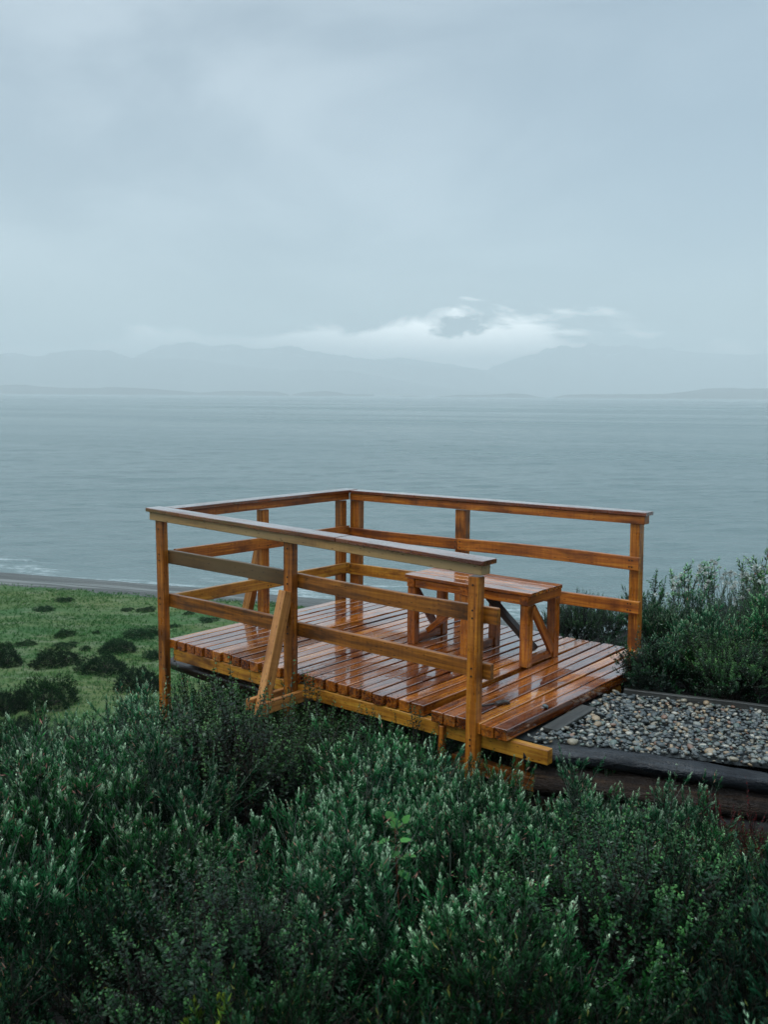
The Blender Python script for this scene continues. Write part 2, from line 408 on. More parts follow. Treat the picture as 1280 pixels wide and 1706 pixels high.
# sea
m, nt, bs, out = newmat('sea_mat'); b = NB(nt)
pos = b.n('ShaderNodeNewGeometry').outputs['Position']
rot = b.n('ShaderNodeVectorRotate', rotation_type='Z_AXIS'); b.l(pos, rot.inputs['Vector']); rot.inputs['Angle'].default_value = .25
rv = rot.outputs[0]
w1 = b.noise(b.vmul(rv, (.10, .42, .3)), 1, 3, .55, .3)
w2 = b.noise(b.vmul(rv, (.5, 1.3, 1)), 1, 4, .6, .4)
w3 = b.noise(b.vmul(rv, (.012, .045, .05)), 1, 3, .5)
w4 = b.noise(b.vmul(rv, (.0016, .008, .01)), 1, 4, .6)
bs.inputs['Base Color'].default_value = (.155, .222, .222, 1)
b.l(b.rng(w4, .35, .65, .16, .30), bs.inputs['Roughness']); bs.inputs['IOR'].default_value = 1.33
w5 = b.noise(b.vmul(rv, (1.3, 3.4, 1)), 1, 3, .6, .3)
h = b.math('ADD', b.math('MULTIPLY', w1, 1.0), b.math('ADD', b.math('MULTIPLY', w2, .42), b.math('MULTIPLY', w5, .26))); h = b.math('ADD', h, b.math('MULTIPLY', w3, 1.2))
b.l(b.bump(h, .9, .80), bs.inputs['Normal'])
sp = b.n('ShaderNodeSeparateXYZ'); b.l(pos, sp.inputs[0])
xp = b.math('MAXIMUM', sp.outputs[0], 0.0); ds = b.math('MULTIPLY', b.math('ADD', b.math('ADD', b.math('MULTIPLY', sp.outputs[0], .33), b.math('MULTIPLY', b.math('MULTIPLY', xp, xp), .022)), b.math('SUBTRACT', sp.outputs[1], 60.3)), .95)
wv = b.math('ADD', ds, b.rng(b.noise(b.vmul(rv, (.10, .25, .1)), 1, 3, .6), .2, .8, -4.0, 4.0))
fn = b.noise(b.vmul(rv, (.7, 1.6, 1)), 1, 5, .75)
f1 = b.math('MULTIPLY', b.rng(wv, -1.0, .2, 0, 1), b.rng(wv, .5, 2.2, 1, 0))
f2 = b.math('MULTIPLY', b.math('MULTIPLY', b.rng(wv, 3.6, 4.4, 0, 1), b.rng(wv, 4.6, 6.8, 1, 0)), b.rng(b.noise(b.vmul(rv, (.05, .06, .06)), 1, 2), .44, .52))
foam = b.math('MULTIPLY', b.math('MAXIMUM', f1, f2), b.rng(fn, .44, .60, 0, .85), clamp=True)
fo = b.n('ShaderNodeBsdfDiffuse'); fo.inputs[0].default_value = (.50, .56, .56, 1)
mx = b.n('ShaderNodeMixShader'); b.l(foam, mx.inputs[0]); b.l(bs.outputs[0], mx.inputs[1]); b.l(fo.outputs[0], mx.inputs[2]); b.l(mx.outputs[0], out.inputs[0])
def sea_h(X, Y):
    near = smooth(700, 120, np.hypot(X, Y)); xr = X * .97 + Y * .25; yr = -X * .25 + Y * .97
    dsn = (Y + .33 * X - 60.3) * .95
    return SEA + near * smooth(-2, 8, dsn) * (.55 * fbm(xr * .10, yr * .32, 3) + .20 * fbm(xr * .35 + 7, yr * .9, 2))
xs = np.concatenate([-np.geomspace(19000, 92, 40), np.linspace(-90, 90, 340), np.geomspace(92, 19000, 40)])
ys = np.concatenate([np.linspace(44, 140, 240), np.geomspace(140.6, 700, 240), np.geomspace(720, 19000, 50)])
tag(link('sea', grid_mesh('sea', xs, ys, sea_h), m), 'grey green choppy sea reaching to the horizon', kind='structure')

# ------------------------------------------------------------------ far land
def ridge(name, dist, prof, depth, mat, amp, kind='structure', label=None, base=657, seedo=0.0):
    px = np.array([p[0] for p in prof], float); py = np.array([p[1] for p in prof], float)
    sx = np.linspace(px[0], px[-1], 420)
    yy = np.interp(sx, px, py)
    k = np.hanning(19); k /= k.sum(); yy = np.convolve(np.pad(yy, 9, 'edge'), k, 'valid') + .9 * fbm(sx * .045 + seedo, sx * 0, 4) * min(1, dist / 10000)
    hz = base + (sx - 640) * .0075
    Hh = (hz - yy) / 1623.9 * dist + CAM[2]
    Xc = (sx - 640) / 1623.9 * dist
    q = np.linspace(-1, 1, 33)
    V = []
    for a in q:
        yl = a * depth
        e = (1 - abs(a) ** 1.35)
        nz = fbm(Xc / dist * 60 + seedo, np.full_like(Xc, a * 3 + seedo), 5)
        zq = SEA - 2 + (Hh - SEA) * e * (1 + .35 * nz * (abs(a) > .01)) * 1.0 + 0
        sp_ = 1 + yl / dist
        V.append(np.stack([Xc * 1.0 + 0 * sp_, dist + yl + 0 * Xc + depth * .5 * fbm(Xc / dist * 14 + seedo, Xc * 0, 2), zq + amp * fbm(Xc / dist * 200, Xc * 0 + a * 9, 3) * e], -1))
    V = np.array(V).reshape(-1, 3); nx = len(sx); i = np.arange(len(q) - 1)[:, None] * nx + np.arange(nx - 1)[None, :]
    o = link(name, mesh_np(name, V, np.stack([i, i + 1, i + nx + 1, i + nx], -1).reshape(-1, 4), None, True), mat)
    return tag(o, label, kind=kind)
m, nt, bs, out = newmat('mountain_mat'); b = NB(nt)
geo = b.n('ShaderNodeNewGeometry'); pos = geo.outputs['Position']
sepm = b.n('ShaderNodeSeparateXYZ'); b.l(pos, sepm.inputs[0])
nn = b.noise(b.vmul(pos, (.004, .004, .004)), 1, 5, .65)
cm = b.mix(b.rng(nn, .35, .65), (.030, .045, .030), (.075, .085, .075))
snow = b.math('MULTIPLY', b.rng(sepm.outputs[2], 330, 480, 0, 1), b.rng(b.noise(b.vmul(pos, (.006, .006, .012)), 1, 5, .7), .60, .66))
b.l(b.mix(snow, cm, (.75, .8, .82)), bs.inputs['Base Color']); bs.inputs['Roughness'].default_value = .9
MT = m
ridge('mountain_ridge', 10200, [(-420, 612), (-250, 600), (-120, 588), (0, 592), (60, 594), (85, 588), (110, 583), (155, 582), (180, 588), (215, 597), (290, 597), (350, 603), (420, 612), (480, 618), (600, 622), (640, 629), (700, 640), (760, 648), (830, 656)], 1400, MT, 8, label='long bluish mountain ridge on the left fading in mist')
ridge('mountain_ridge', 12400, [(150, 640), (230, 598), (265, 580), (300, 578), (322, 575), (345, 579), (392, 574), (420, 583), (455, 581), (480, 580), (512, 586), (560, 592), (640, 603), (700, 612), (780, 616), (860, 640), (900, 655)], 1500, MT, 8, label='farther pale mountain ridge with small snow patches', seedo=3.3)
ridge('mountain_ridge', 13600, [(560, 650), (600, 612), (640, 602), (670, 597), (710, 603), (770, 611), (830, 620), (900, 650)], 1300, MT, 8, label='faint low mountain in the centre behind the pale ridge', seedo=5.1)
ridge('mountain_ridge', 13200, [(720, 654), (790, 624), (830, 607), (862, 596), (920, 583), (1000, 576), (1060, 582), (1150, 588), (1230, 592), (1300, 596), (1420, 606), (1600, 630), (1750, 655)], 1600, MT, 8, label='broad misty mountain on the right', seedo=8.2)
lowlands = [
    ([(-300, 646), (-150, 640), (0, 642), (45, 641), (70, 644), (105, 646), (160, 646), (200, 645), (250, 647), (300, 651), (345, 655)], 'low dark tongue of land along the left horizon'),
    ([(330, 654), (365, 652), (410, 651), (460, 652), (478, 656)], 'flat low islet left of centre on the horizon'),
    ([(490, 656), (505, 653), (540, 651), (562, 653), (575, 656), (622, 657)], 'small humped islet near the centre of the horizon'),
    ([(664, 660), (672, 658.6), (694, 658.8), (702, 661)], 'tiny flat islet, smallest on the horizon'),
    ([(716, 661), (740, 659.6), (760, 657.4), (800, 657.6), (825, 656.5), (848, 655), (872, 656), (905, 662)], 'long low islet right of centre on the horizon'),
    ([(926, 661), (940, 657), (1010, 656.5), (1100, 656), (1140, 652), (1170, 647), (1200, 645.5), (1240, 648), (1300, 645), (1450, 640), (1600, 652)], 'low dark headland along the right horizon')]
for k, (pr, lb) in enumerate(lowlands):
    ridge('island' if k in (1, 2, 3, 4) else 'headland', 6200, pr, 240, MT, 3, label=lb, seedo=k * 1.7)

# haze
me = bpy.data.meshes.new('haze'); HX, HY0, HY1, HZ0, HZ1 = 19500, -600, 19500, -30, 690
v = [(-HX, HY0, HZ0), (HX, HY0, HZ0), (HX, HY1, HZ0), (-HX, HY1, HZ0), (-HX, HY0, HZ1), (HX, HY0, HZ1), (HX, HY1, HZ1), (-HX, HY1, HZ1)]
me.from_pydata(v, [], [(0, 3, 2, 1), (4, 5, 6, 7), (0, 1, 5, 4), (1, 2, 6, 5), (2, 3, 7, 6), (3, 0, 4, 7)])
mh = bpy.data.materials.new('haze_mat'); mh.use_nodes = True; nt = mh.node_tree
for n in list(nt.nodes): nt.nodes.remove(n)
o_ = nt.nodes.new('ShaderNodeOutputMaterial'); pv = nt.nodes.new('ShaderNodeVolumePrincipled')
pv.inputs['Color'].default_value = (.97, 1.0, 1.0, 1); pv.inputs['Density'].default_value = 2.5e-4; pv.inputs['Anisotropy'].default_value = 0.0
nt.links.new(pv.outputs[0], o_.inputs['Volume'])
me.materials.append(mh); hz_ = bpy.data.objects.new('haze', me); C.objects.link(hz_); tag(hz_, 'pale sea mist over the water', kind='stuff')

# ------------------------------------------------------------------ path, logs, gravel
m, nt, bs, out = newmat('path_mat'); b = NB(nt); pos = b.n('ShaderNodeNewGeometry').outputs['Position']
nz = b.noise(pos, 60, 4, .7); b.l(b.mix(b.rng(nz, .3, .7), (.012, .014, .014), (.05, .055, .055)), bs.inputs['Base Color']); bs.inputs['Roughness'].default_value = .5
uu = np.linspace(3.30, 10, 60); vv = np.linspace(0, 1, 14)
V = []
for q in vv:
    for u in uu:
        ue = max(u, 3.45); v_ = v_near(ue) + .04 + (v_far(ue) - v_near(ue) - .05) * q
        V.append(D(u, v_, -.105 + .006 * random.random()))
nx = len(uu); i = np.arange(len(vv) - 1)[:, None] * nx + np.arange(nx - 1)[None, :]
tag(link('path', mesh_np('path', V, np.stack([i, i + 1, i + nx + 1, i + nx], -1).reshape(-1, 4), None, True), m), 'gravel path meeting the open side of the platform', kind='structure')

lp = lambda q: np.array([.012 * math.sin(q * 29), .012 * math.sin(q * 23), .016 * math.sin(q * 17) - .010])
M['wetlog'] = wood('black_wet_log', (.030, .036, .044), (.010, .013, .018), (.004, .004, .005), (.22, .75), .0, bd=.012, bs_=.8)
M['barelog'] = wood('bare_brown_log', (.15, .075, .026), (.035, .018, .009), (.008, .005, .004), (.4, .8), .0, bd=.02, bs_=.9)
o = Timber().pole(D(3.44, v_near(3.44) - .02, -.15), D(9.4, v_near(9.4) - .02, -.15), .060, .4, 90, 18, .0035, 1.0, lp).build('edging_log', M['wetlog'], None, True)
tag(o, 'smooth black wet log holding the near edge of the gravel path', 'log')
o = Timber().pole(D(3.50, v_near(3.5) - .01, -.315), D(9.4, v_near(9.4) - .01, -.315), .085, .8, 40, 14, .007).build('edging_log', M['barelog'], None, True)
tag(o, 'rough brown log lying under the black wet log at the path edge', 'log')
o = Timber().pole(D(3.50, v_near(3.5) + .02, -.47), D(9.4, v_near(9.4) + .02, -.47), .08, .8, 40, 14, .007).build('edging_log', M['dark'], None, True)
tag(o, 'dark lowest log of the path edge behind the shrubs', 'log')
M['greyplank'] = wood('grey_wet_plank', (.085, .082, .07), (.05, .05, .045), (.025, .025, .022), (.4, .6), .1)
o = Timber().add(D(3.47, v_far(3.45) + .0, -.075), D(9.0, v_far(9.0), -.075), .075, .04, EZ, .5, 16, .004).build('edging_board', M['greyplank'])
tag(o, 'grey wet board along the far edge of the gravel path below the shrubs', 'edging board')
o = Timber().add(D(3.47, .30, -.072), D(3.45, .86, -.066), .11, .03, EU, .3, 4).build('threshold_board', M['greyplank'])
tag(o, 'flat grey board lying in the gravel beside the last deck plank', 'board')

import bmesh
bm = bmesh.new(); bmesh.ops.create_icosphere(bm, subdivisions=2, radius=1); ico = np.array([v.co[:] for v in bm.verts]); icf = np.array([[v.index for v in f.verts] for f in bm.faces]); bm.free()
def pebble_mat(name):
    m, nt, bs, out = newmat(name); b = NB(nt)
    c = b.n('ShaderNodeAttribute', attribute_name='pc').outputs['Vector']
    tc = b.n('ShaderNodeTexCoord').outputs['Object']; nz = b.noise(tc, 90, 3, .6)
    b.l(b.mix(b.rng(nz, .3, .7, 0, .35), c, (.10, .11, .11)), bs.inputs['Base Color'])
    bs.inputs['Roughness'].default_value = .32; bs.inputs['Coat Weight'].default_value = .35; bs.inputs['Coat Roughness'].default_value = .12
    b.l(b.bump(nz, .3, .002), bs.inputs['Normal'])
    return m
PM = pebble_mat('pebble_mat')
pal = np.array([(.045, .058, .060), (.075, .088, .085), (.15, .16, .145), (.24, .24, .20), (.30, .25, .17), (.36, .25, .14), (.24, .12, .07), (.10, .14, .115), (.022, .030, .033), (.46, .42, .34)])
pw = np.array([.18, .17, .14, .11, .08, .06, .035, .10, .08, .04]); pw /= pw.sum()
def pebbles(cs, sz):
    n = len(cs); V = np.empty((n, len(ico), 3)); PC = np.empty((n, len(ico), 3))
    for i in range(n):
        s = sz[i] * np.array([1.0, .62 + .3 * rng.random(), .38 + .22 * rng.random()])
        a = rng.random() * 6.28; tx, ty = rng.normal(0, .25, 2)
        R = np.array(Matrix.Rotation(a, 3, 'Z') @ Matrix.Rotation(tx, 3, 'X') @ Matrix.Rotation(ty, 3, 'Y'))
        dv = rng.normal(0, 1, (3, 3)); lump = 1 + .09 * np.sin(ico @ dv[0] * 1.4 + dv[1][0]) + .05 * np.sin(ico @ dv[1] * 2.4)
        V[i] = (ico * lump[:, None] * s) @ R.T + cs[i]
        PC[i] = pal[rng.choice(len(pal), p=pw)] * (.75 + .5 * rng.random())
    Fc = (icf[None] + (np.arange(n) * len(ico))[:, None, None]).reshape(-1, 3)
    return mesh_np('gravel', V.reshape(-1, 3), Fc, {'pc': ('FLOAT_VECTOR', PC.reshape(-1, 3))}, True)
cs = []; sz = []
for _ in range(5200):
    u = 3.40 + 2.6 * rng.random() ** 1.0; q = rng.random()
    ue = max(u, 3.45); v_ = v_near(ue) + .035 + (v_far(ue) - v_near(ue) - .055) * q
    if 3.395 < u < 3.53 and .32 < v_ < .84 and rng.random() < .45: continue
    s = .008 + .014 * rng.random() ** 1.3 + (.012 if rng.random() < .10 else 0)
    cs.append(D(u, v_, -.098 + s * .3 + .028 * rng.random())); sz.append(s)
tag(link('gravel', pebbles(cs, sz), PM), 'wet mixed grey and tan pebbles covering the path', kind='stuff')
o = link('pebble', pebbles([D(3.335, .475, .017)], [.026]), PM); tag(o, 'single round grey pebble on the outermost deck plank', 'pebble')
a_ = o.data.attributes['pc']; a_.data.foreach_set('vector', np.tile(np.array([.07, .10, .10], np.float32), len(o.data.vertices)))
t = Timber(); t.add(D(3.05, .32, .012), D(3.10, .40, .013), .045, .018, EU, .9, 3, .004); t.add(D(2.99, .20, .009), D(3.04, .315, .011), .015, .010, EU, .9, 3, .004)
tag(t.build('bark_chip', M['dark']), 'black bark chip lying on the deck near the front corner post', 'bark')

# ------------------------------------------------------------------ plants
def leaf_mat(name, young, old, accent=None, rough=.6, var=.55, spec=.04, mid=None):
    m, nt, bs, out = newmat(name); b = NB(nt)
    tint = b.attr('tint', 'Fac'); rv = b.attr('rnd', 'Fac')
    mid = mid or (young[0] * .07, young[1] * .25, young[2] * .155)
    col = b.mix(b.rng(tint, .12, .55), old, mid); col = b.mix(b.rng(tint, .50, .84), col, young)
    if accent is not None:
        col = b.mix(b.rng(rv, .978, .982, 0, 1), col, accent)
    hsv = b.n('ShaderNodeHueSaturation'); b.l(col, hsv.inputs['Color'])
    oi2 = b.n('ShaderNodeObjectInfo').outputs['Random']; b.l(b.math('MULTIPLY', b.rng(rv, 0, .95, 1 - var, 1 + var), b.rng(b.math('FRACT', b.math('MULTIPLY', oi2, 7.31)), 0, 1, .62, 1.35)), hsv.inputs['Value'])
    oi = b.n('ShaderNodeObjectInfo').outputs['Random']; b.l(b.rng(oi, 0, 1, .468, .512), hsv.inputs['Hue'])
    b.l(hsv.outputs[0], bs.inputs['Base Color']); bs.inputs['Roughness'].default_value = rough; bs.inputs['Specular IOR Level'].default_value = spec
    tr = b.n('ShaderNodeBsdfTranslucent'); b.l(hsv.outputs[0], tr.inputs[0])
    mx = b.n('ShaderNodeMixShader'); mx.inputs[0].default_value = .06; b.l(bs.outputs[0], mx.inputs[1]); b.l(tr.outputs[0], mx.inputs[2]); b.l(mx.outputs[0], out.inputs[0])
    return m
def stem_mat(name, c1, c2):
    m, nt, bs, out = newmat(name); b = NB(nt); tc = b.n('ShaderNodeTexCoord').outputs['Object']
    b.l(b.mix(b.rng(b.noise(tc, 30, 3), .3, .7), c1, c2), bs.inputs['Base Color']); bs.inputs['Roughness'].default_value = .6
    return m
L_SILVER = leaf_mat('silver_leaf', (.60, .84, .55), (.0018, .020, .007), (.30, .17, .11))
L_DEEP = leaf_mat('deep_leaf', (.10, .30, .08), (.0015, .018, .006), (.13, .17, .12), .38, .45, .35)
L_SAGE = leaf_mat('sage_leaf', (.32, .56, .28), (.002, .020, .008), (.26, .12, .07), .45)
L_PAINTED_SHADE = leaf_mat('painted_shade_leaf', (.060, .155, .085), (.001, .009, .004), (.10, .12, .03), .5, .5, .1)  # near-black leaf colour paints in the shade of the nearest foreground
L_YELLOW = leaf_mat('yellow_leaf', (.30, .36, .045), (.03, .09, .015), (.40, .25, .03), .4, .4, .1, (.10, .17, .02))
L_RED = leaf_mat('red_leaf', (.26, .035, .022), (.020, .012, .008), (.05, .08, .03), .45, .4, .1, (.10, .02, .012))
L_BRIGHT = leaf_mat('bright_leaf', (.10, .42, .07), (.02, .11, .03), None, .35, .5, .2, (.06, .32, .05))
L_MOUND = leaf_mat('mound_leaf', (.07, .15, .055), (.006, .026, .010), None, .6, .45)
L_MOUND2 = leaf_mat('green_mound_leaf', (.10, .20, .08), (.012, .045, .018), None, .6, .4)
L_SEED = leaf_mat('seed_head', (.62, .66, .60), (.45, .48, .42), None, .7, .2, .04, (.55, .58, .52))
L_GRASS = leaf_mat('grass_blade', (.15, .22, .08), (.030, .115, .028), None, .6, .4, .04, (.07, .165, .045))
S_BROWN = stem_mat('twig_brown', (.014, .009, .006), (.045, .030, .020)); S_PALE = stem_mat('twig_pale', (.05, .07, .05), (.13, .16, .12))

def unit(a): return a / np.maximum(np.linalg.norm(a, axis=-1, keepdims=True), 1e-9)
def leaves(B, A_, L, nl, ll, lw, phi0, phi1, tipf=1.0, droop=0.0, r=rng, t0=.08, tip_l=.55, young=(.0, 1.0)):
    """sprigs: bases B, axes A_, lengths L; nl leaves on each -> verts, faces(tri), tint, rnd"""
    n = len(B); A_ = unit(A_)
    tt = (np.arange(nl) + .5) / nl; tt = t0 + (1 - t0) * tt
    T = np.clip(tt[None] + r.normal(0, .5 / nl, (n, nl)), 0, 1)
    ref = np.where(np.abs(A_[:, 2:3]) > .9, np.array([[1., 0, 0]]), np.array([[0, 0, 1.]]))
    X = unit(np.cross(A_, ref)); Y = np.cross(A_, X)
    az = (np.arange(nl) * 2.39996)[None] + r.random((n, 1)) * 6.28 + r.normal(0, .35, (n, nl))
    rad = X[:, None] * np.cos(az)[..., None] + Y[:, None] * np.sin(az)[..., None]
    tan = -X[:, None] * np.sin(az)[..., None] + Y[:, None] * np.cos(az)[..., None]
    phi = phi0 + (phi1 - phi0) * T ** 1.2 + r.normal(0, .16, (n, nl))
    ld = A_[:, None] * np.cos(phi)[..., None] + rad * np.sin(phi)[..., None]
    ld[..., 2] -= droop * r.random((n, nl)); ld = unit(ld)
    le = ll * (.65 + .5 * np.sin(np.pi * np.clip(T, 0, 1) ** .8)) * (1 - (1 - tip_l) * np.maximum(0, T - .6) / .4) * (.75 + .5 * r.random((n, nl)))
    wi = lw * (.8 + .4 * r.random((n, nl)))
    p = B[:, None] + A_[:, None] * (L[:, None] * T)[..., None]
    nrm = np.cross(ld, tan)
    c1 = p + ld * (le * .5)[..., None] + tan * (wi * .5)[..., None] - nrm * (wi * .16)[..., None]
    c2 = p + ld * (le * .5)[..., None] - tan * (wi * .5)[..., None] - nrm * (wi * .16)[..., None]
    tip = p + ld * le[..., None] + nrm * 0
    V = np.stack([p, c1, tip, c2], 2).reshape(-1, 3)
    k = np.arange(n * nl) * 4
    Fq = np.stack([np.stack([k, k + 1, k + 2], -1), np.stack([k, k + 2, k + 3], -1)], 1).reshape(-1, 3)
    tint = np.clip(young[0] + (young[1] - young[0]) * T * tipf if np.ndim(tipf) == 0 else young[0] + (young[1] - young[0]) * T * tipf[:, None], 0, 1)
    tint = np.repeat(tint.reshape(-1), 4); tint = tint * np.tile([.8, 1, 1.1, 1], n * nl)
    rn = np.repeat(r.random(n * nl), 4)
    return V, Fq, tint, rn
def tubes(P0, P1, r0, r1, sides=3):
    n = len(P0); a = unit(P1 - P0); ref = np.where(np.abs(a[:, 2:3]) > .9, np.array([[1., 0, 0]]), np.array([[0, 0, 1.]]))
    X = unit(np.cross(a, ref)); Y = np.cross(a, X)
    an = np.arange(sides) * 2 * np.pi / sides
    ring = X[:, None] * np.cos(an)[None, :, None] + Y[:, None] * np.sin(an)[None, :, None]
    V = np.concatenate([P0[:, None] + ring * np.reshape(r0, (-1, 1, 1)), P1[:, None] + ring * np.reshape(r1, (-1, 1, 1))], 1).reshape(-1, 3)
    k = (np.arange(n) * 2 * sides)[:, None]; j = np.arange(sides)[None]; j2 = (j + 1) % sides
    return V, np.stack([k + j, k + j2, k + sides + j2, k + sides + j], -1).reshape(-1, 4)
class Leafy:
    def __init__(s): s.L = []; s.T = []
    def foliage(s, name):
        V = []; Fc = []; ti = []; rn = []; o = 0
        for v, f, t_, r_ in s.L: V.append(v); Fc.append(f + o); ti.append(t_); rn.append(r_); o += len(v)
        return mesh_np(name, np.concatenate(V), np.concatenate(Fc), {'tint': ('FLOAT', np.concatenate(ti)), 'rnd': ('FLOAT', np.concatenate(rn))})
    def stems(s, name):
        V = []; Fc = []; o = 0
        for v, f in s.T: V.append(v); Fc.append(f + o); o += len(v)
        return mesh_np(name, np.concatenate(V), np.concatenate(Fc))

def shrub_mesh(seed, R=.5, H=.62, limbs=34, per=14, sprig=.105, nl=34, ll=.029, lw=.0064, phi=(.85, .26), up=.66, sub=(.05, .19), leaders=.13, young=(.0, 1.0), flat=.55, droop=0):
    r = np.random.default_rng(seed); s = Leafy()
    az = r.random(limbs) * 6.28; el = np.arccos(1 - r.random(limbs) * .92)      # polar angle from straight up
    lump = .66 + .60 * r.random(limbs)
    E = np.stack([np.sin(el) * np.cos(az) * R * .72, np.sin(el) * np.sin(az) * R * .72, .10 + np.cos(el) * H * .70 + .06], -1) * lump[:, None]
    B0 = r.normal(0, .05, (limbs, 3)); B0[:, 2] = -.06
    Mid = B0 * .4 + E * .55 + r.normal(0, .03, (limbs, 3)); Mid[:, 2] *= .85
    s.T.append(tubes(B0, Mid, np.full(limbs, .007), np.full(limbs, .005))); s.T.append(tubes(Mid, E, np.full(limbs, .005), np.full(limbs, .003)))
    q = .25 + .75 * r.random((limbs, per)); P0 = (Mid[:, None] * (1 - q[..., None]) + E[:, None] * q[..., None]).reshape(-1, 3)
    out_ = unit(np.repeat(E, per, 0) * np.array([1, 1, .7])); n = len(P0)
    dr = unit(out_ * (1 - up) + np.array([0, 0, 1.]) * up + r.normal(0, .30, (n, 3)))
    sl = sub[0] + (sub[1] - sub[0]) * r.random(n)
    P1 = P0 + dr * sl[:, None]
    s.T.append(tubes(P0, P1, np.full(n, .0026), np.full(n, .0018)))
    dr2 = unit(dr + np.array([0, 0, 1.]) * .35 + r.normal(0, .14, (n, 3)))
    Ln = sprig * (.6 + .8 * r.random(n)); lead = r.random(n) < leaders; Ln = np.where(lead, Ln * 1.9, Ln)
    P2 = P1 + dr2 * Ln[:, None]
    s.T.append(tubes(P1, P2, np.full(n, .0018), np.full(n, .0008)))
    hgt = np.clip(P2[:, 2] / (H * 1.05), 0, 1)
    s.L.append(leaves(P1 - dr2 * .01, dr2, Ln, nl, ll, lw, phi[0], phi[1], tipf=np.clip((hgt - .30) / .55, .12, 1) ** 1.3 * (.6 + .4 * r.random(n)), r=r, young=young, droop=droop))  # lower sprigs tinted darker: shade painted on top of the leaf-age colour
    # inner older leaves along the twigs, near black as painted interior shade
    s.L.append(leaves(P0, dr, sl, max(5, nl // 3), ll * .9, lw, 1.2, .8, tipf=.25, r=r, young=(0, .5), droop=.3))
    return s.foliage('foliage'), s.stems('stems')

SP = {}; TOPZ = {}
def species(key, count, fm, sm, **kw):
    out_ = []
    for k in range(count):
        f, s = shrub_mesh(hash(key) % 1 + sum(map(ord, key)) * 7 + k * 13, **kw)
        f.materials.append(fm); s.materials.append(sm); out_.append((f, s)); zc = np.array([v.co[2] for v in f.vertices]); TOPZ[key] = float(np.percentile(zc, 98.5))
    SP[key] = out_
species('silver', 5, L_SILVER, S_PALE)
species('sage', 3, L_SAGE, S_BROWN, nl=30, ll=.028, lw=.009, per=11, sprig=.12, phi=(1.1, .4))
species('box', 4, L_DEEP, S_BROWN, R=.5, H=.5, limbs=50, per=12, sprig=.14, nl=22, ll=.020, lw=.013, phi=(1.35, .9), up=.42, sub=(.05, .22), leaders=.14, young=(.0, .9))
species('holly', 2, L_DEEP, S_BROWN, R=.42, H=.42, limbs=34, per=9, sprig=.12, nl=15, ll=.045, lw=.017, phi=(1.2, .6), up=.5, sub=(.04, .14), young=(.0, .75))
species('shade', 3, L_PAINTED_SHADE, S_BROWN, limbs=30, per=12, nl=26, ll=.032, lw=.008, leaders=.14)
species('red', 1, L_RED, S_BROWN, R=.40, H=.40, limbs=30, per=9, sprig=.10, nl=18, ll=.020, lw=.006)
species('yellow', 1, L_YELLOW, S_BROWN, R=.22, H=.36, limbs=14, per=7, sprig=.10, nl=18, ll=.035, lw=.010)

def plant(key, X, Y, s, label, cat='shrub', group=None, var=None, sz=1.0, z=None, name='shrub', rot=None):
    f, st = SP[key][random.randrange(len(SP[key])) if var is None else var]
    zz_ = float(ground_h(X, Y)) if z is None else z
    r = empty(name, (X, Y, zz_), label, cat, group, random.random() * 6.28 if rot is None else rot)
    r.scale = (s, s, s * sz)
    a = bpy.data.objects.new('foliage', f); a.parent = r; C.objects.link(a)
    c = bpy.data.objects.new('stems', st); c.parent = r; C.objects.link(c)
    return r

def canopy_top(X, Y):
    """height the shrub tops reach"""
    c = .42 - .155 * (Y - 2.5) - .32 * max(0, -X - 1.6)
    u, v = to_uv(X, Y)
    if -.5 < u < 3.9 and v < .3: c = min(c, -.13 - (.12 if v > -.45 else 0) + (.12 if v < -.9 else 0))
    if u > 2.9 and v > v_near(max(u, 3.45)) - 1.1: c = min(c, -.19 if u < 4.3 else -.32)
    return c
placed = []
def free(X, Y, d):
    return all((X - a) ** 2 + (Y - b_) ** 2 > d * d for a, b_ in placed)
def zone(X, Y, key):
    kind = {'silver': 'silvery shrub with upright sprigs', 'sage': 'dull sage green shrub', 'box': 'dark green small leaved shrub', 'shade': 'shade painted fine leaved shrub'}[key]
    if Y < 3.6: row = 'at the very bottom of the picture' 
    elif Y < 5.2: row = 'in the near thicket'
    else: row = 'in the thicket by the platform'
    side = 'left' if X < -.5 * Y / 3 else ('right' if X > .45 * Y / 3 else 'middle')
    return f'{kind} {row}, {side} part', f'{kind}s {row} {side}'
tries = 0
while tries < 6000:
    tries += 1
    Y = 1.9 + 8.0 * rng.random(); X = (rng.random() * 2 - 1) * (Y * .42 + 1.6)
    u, v = to_uv(X, Y)
    if -.35 < u < 3.8 and (-.12 if u < 2.6 else -.3) < v < 3.0: continue
    if u > 3.1 and v > v_near(max(u, 3.45)) - .40: continue
    if u < -.35 and v > .9: continue
    if Y > 9.3: continue
    if X / Y > .30 and 4.3 < Y < 6.2: continue
    d = .56 if Y > 3.4 else .50
    if not free(X, Y, d): continue
    placed.append((X, Y))
    dark = -1.15 < X < .75 and 5.5 < Y < 8.4
    rr = rng.random()
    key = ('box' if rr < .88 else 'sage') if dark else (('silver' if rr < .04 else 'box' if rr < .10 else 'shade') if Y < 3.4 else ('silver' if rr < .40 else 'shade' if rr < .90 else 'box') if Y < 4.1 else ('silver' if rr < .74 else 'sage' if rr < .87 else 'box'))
    top = canopy_top(X, Y) + .11 * rng.normal() * (1.3 if v < -1 else .3) + (.0 if key == 'silver' else -.08)
    g = float(ground_h(X, Y)); s = np.clip((top - g) / TOPZ[key], .45, 1.5)
    lb, gr = zone(X, Y, key)
    plant(key, X, Y, s, lb, group=gr)

def px_plant(key, px, Y, s, label, **k):
    d = ray(px, 1200); X = d[0] / d[1] * Y
    return plant(key, X, Y, s, label, **k)
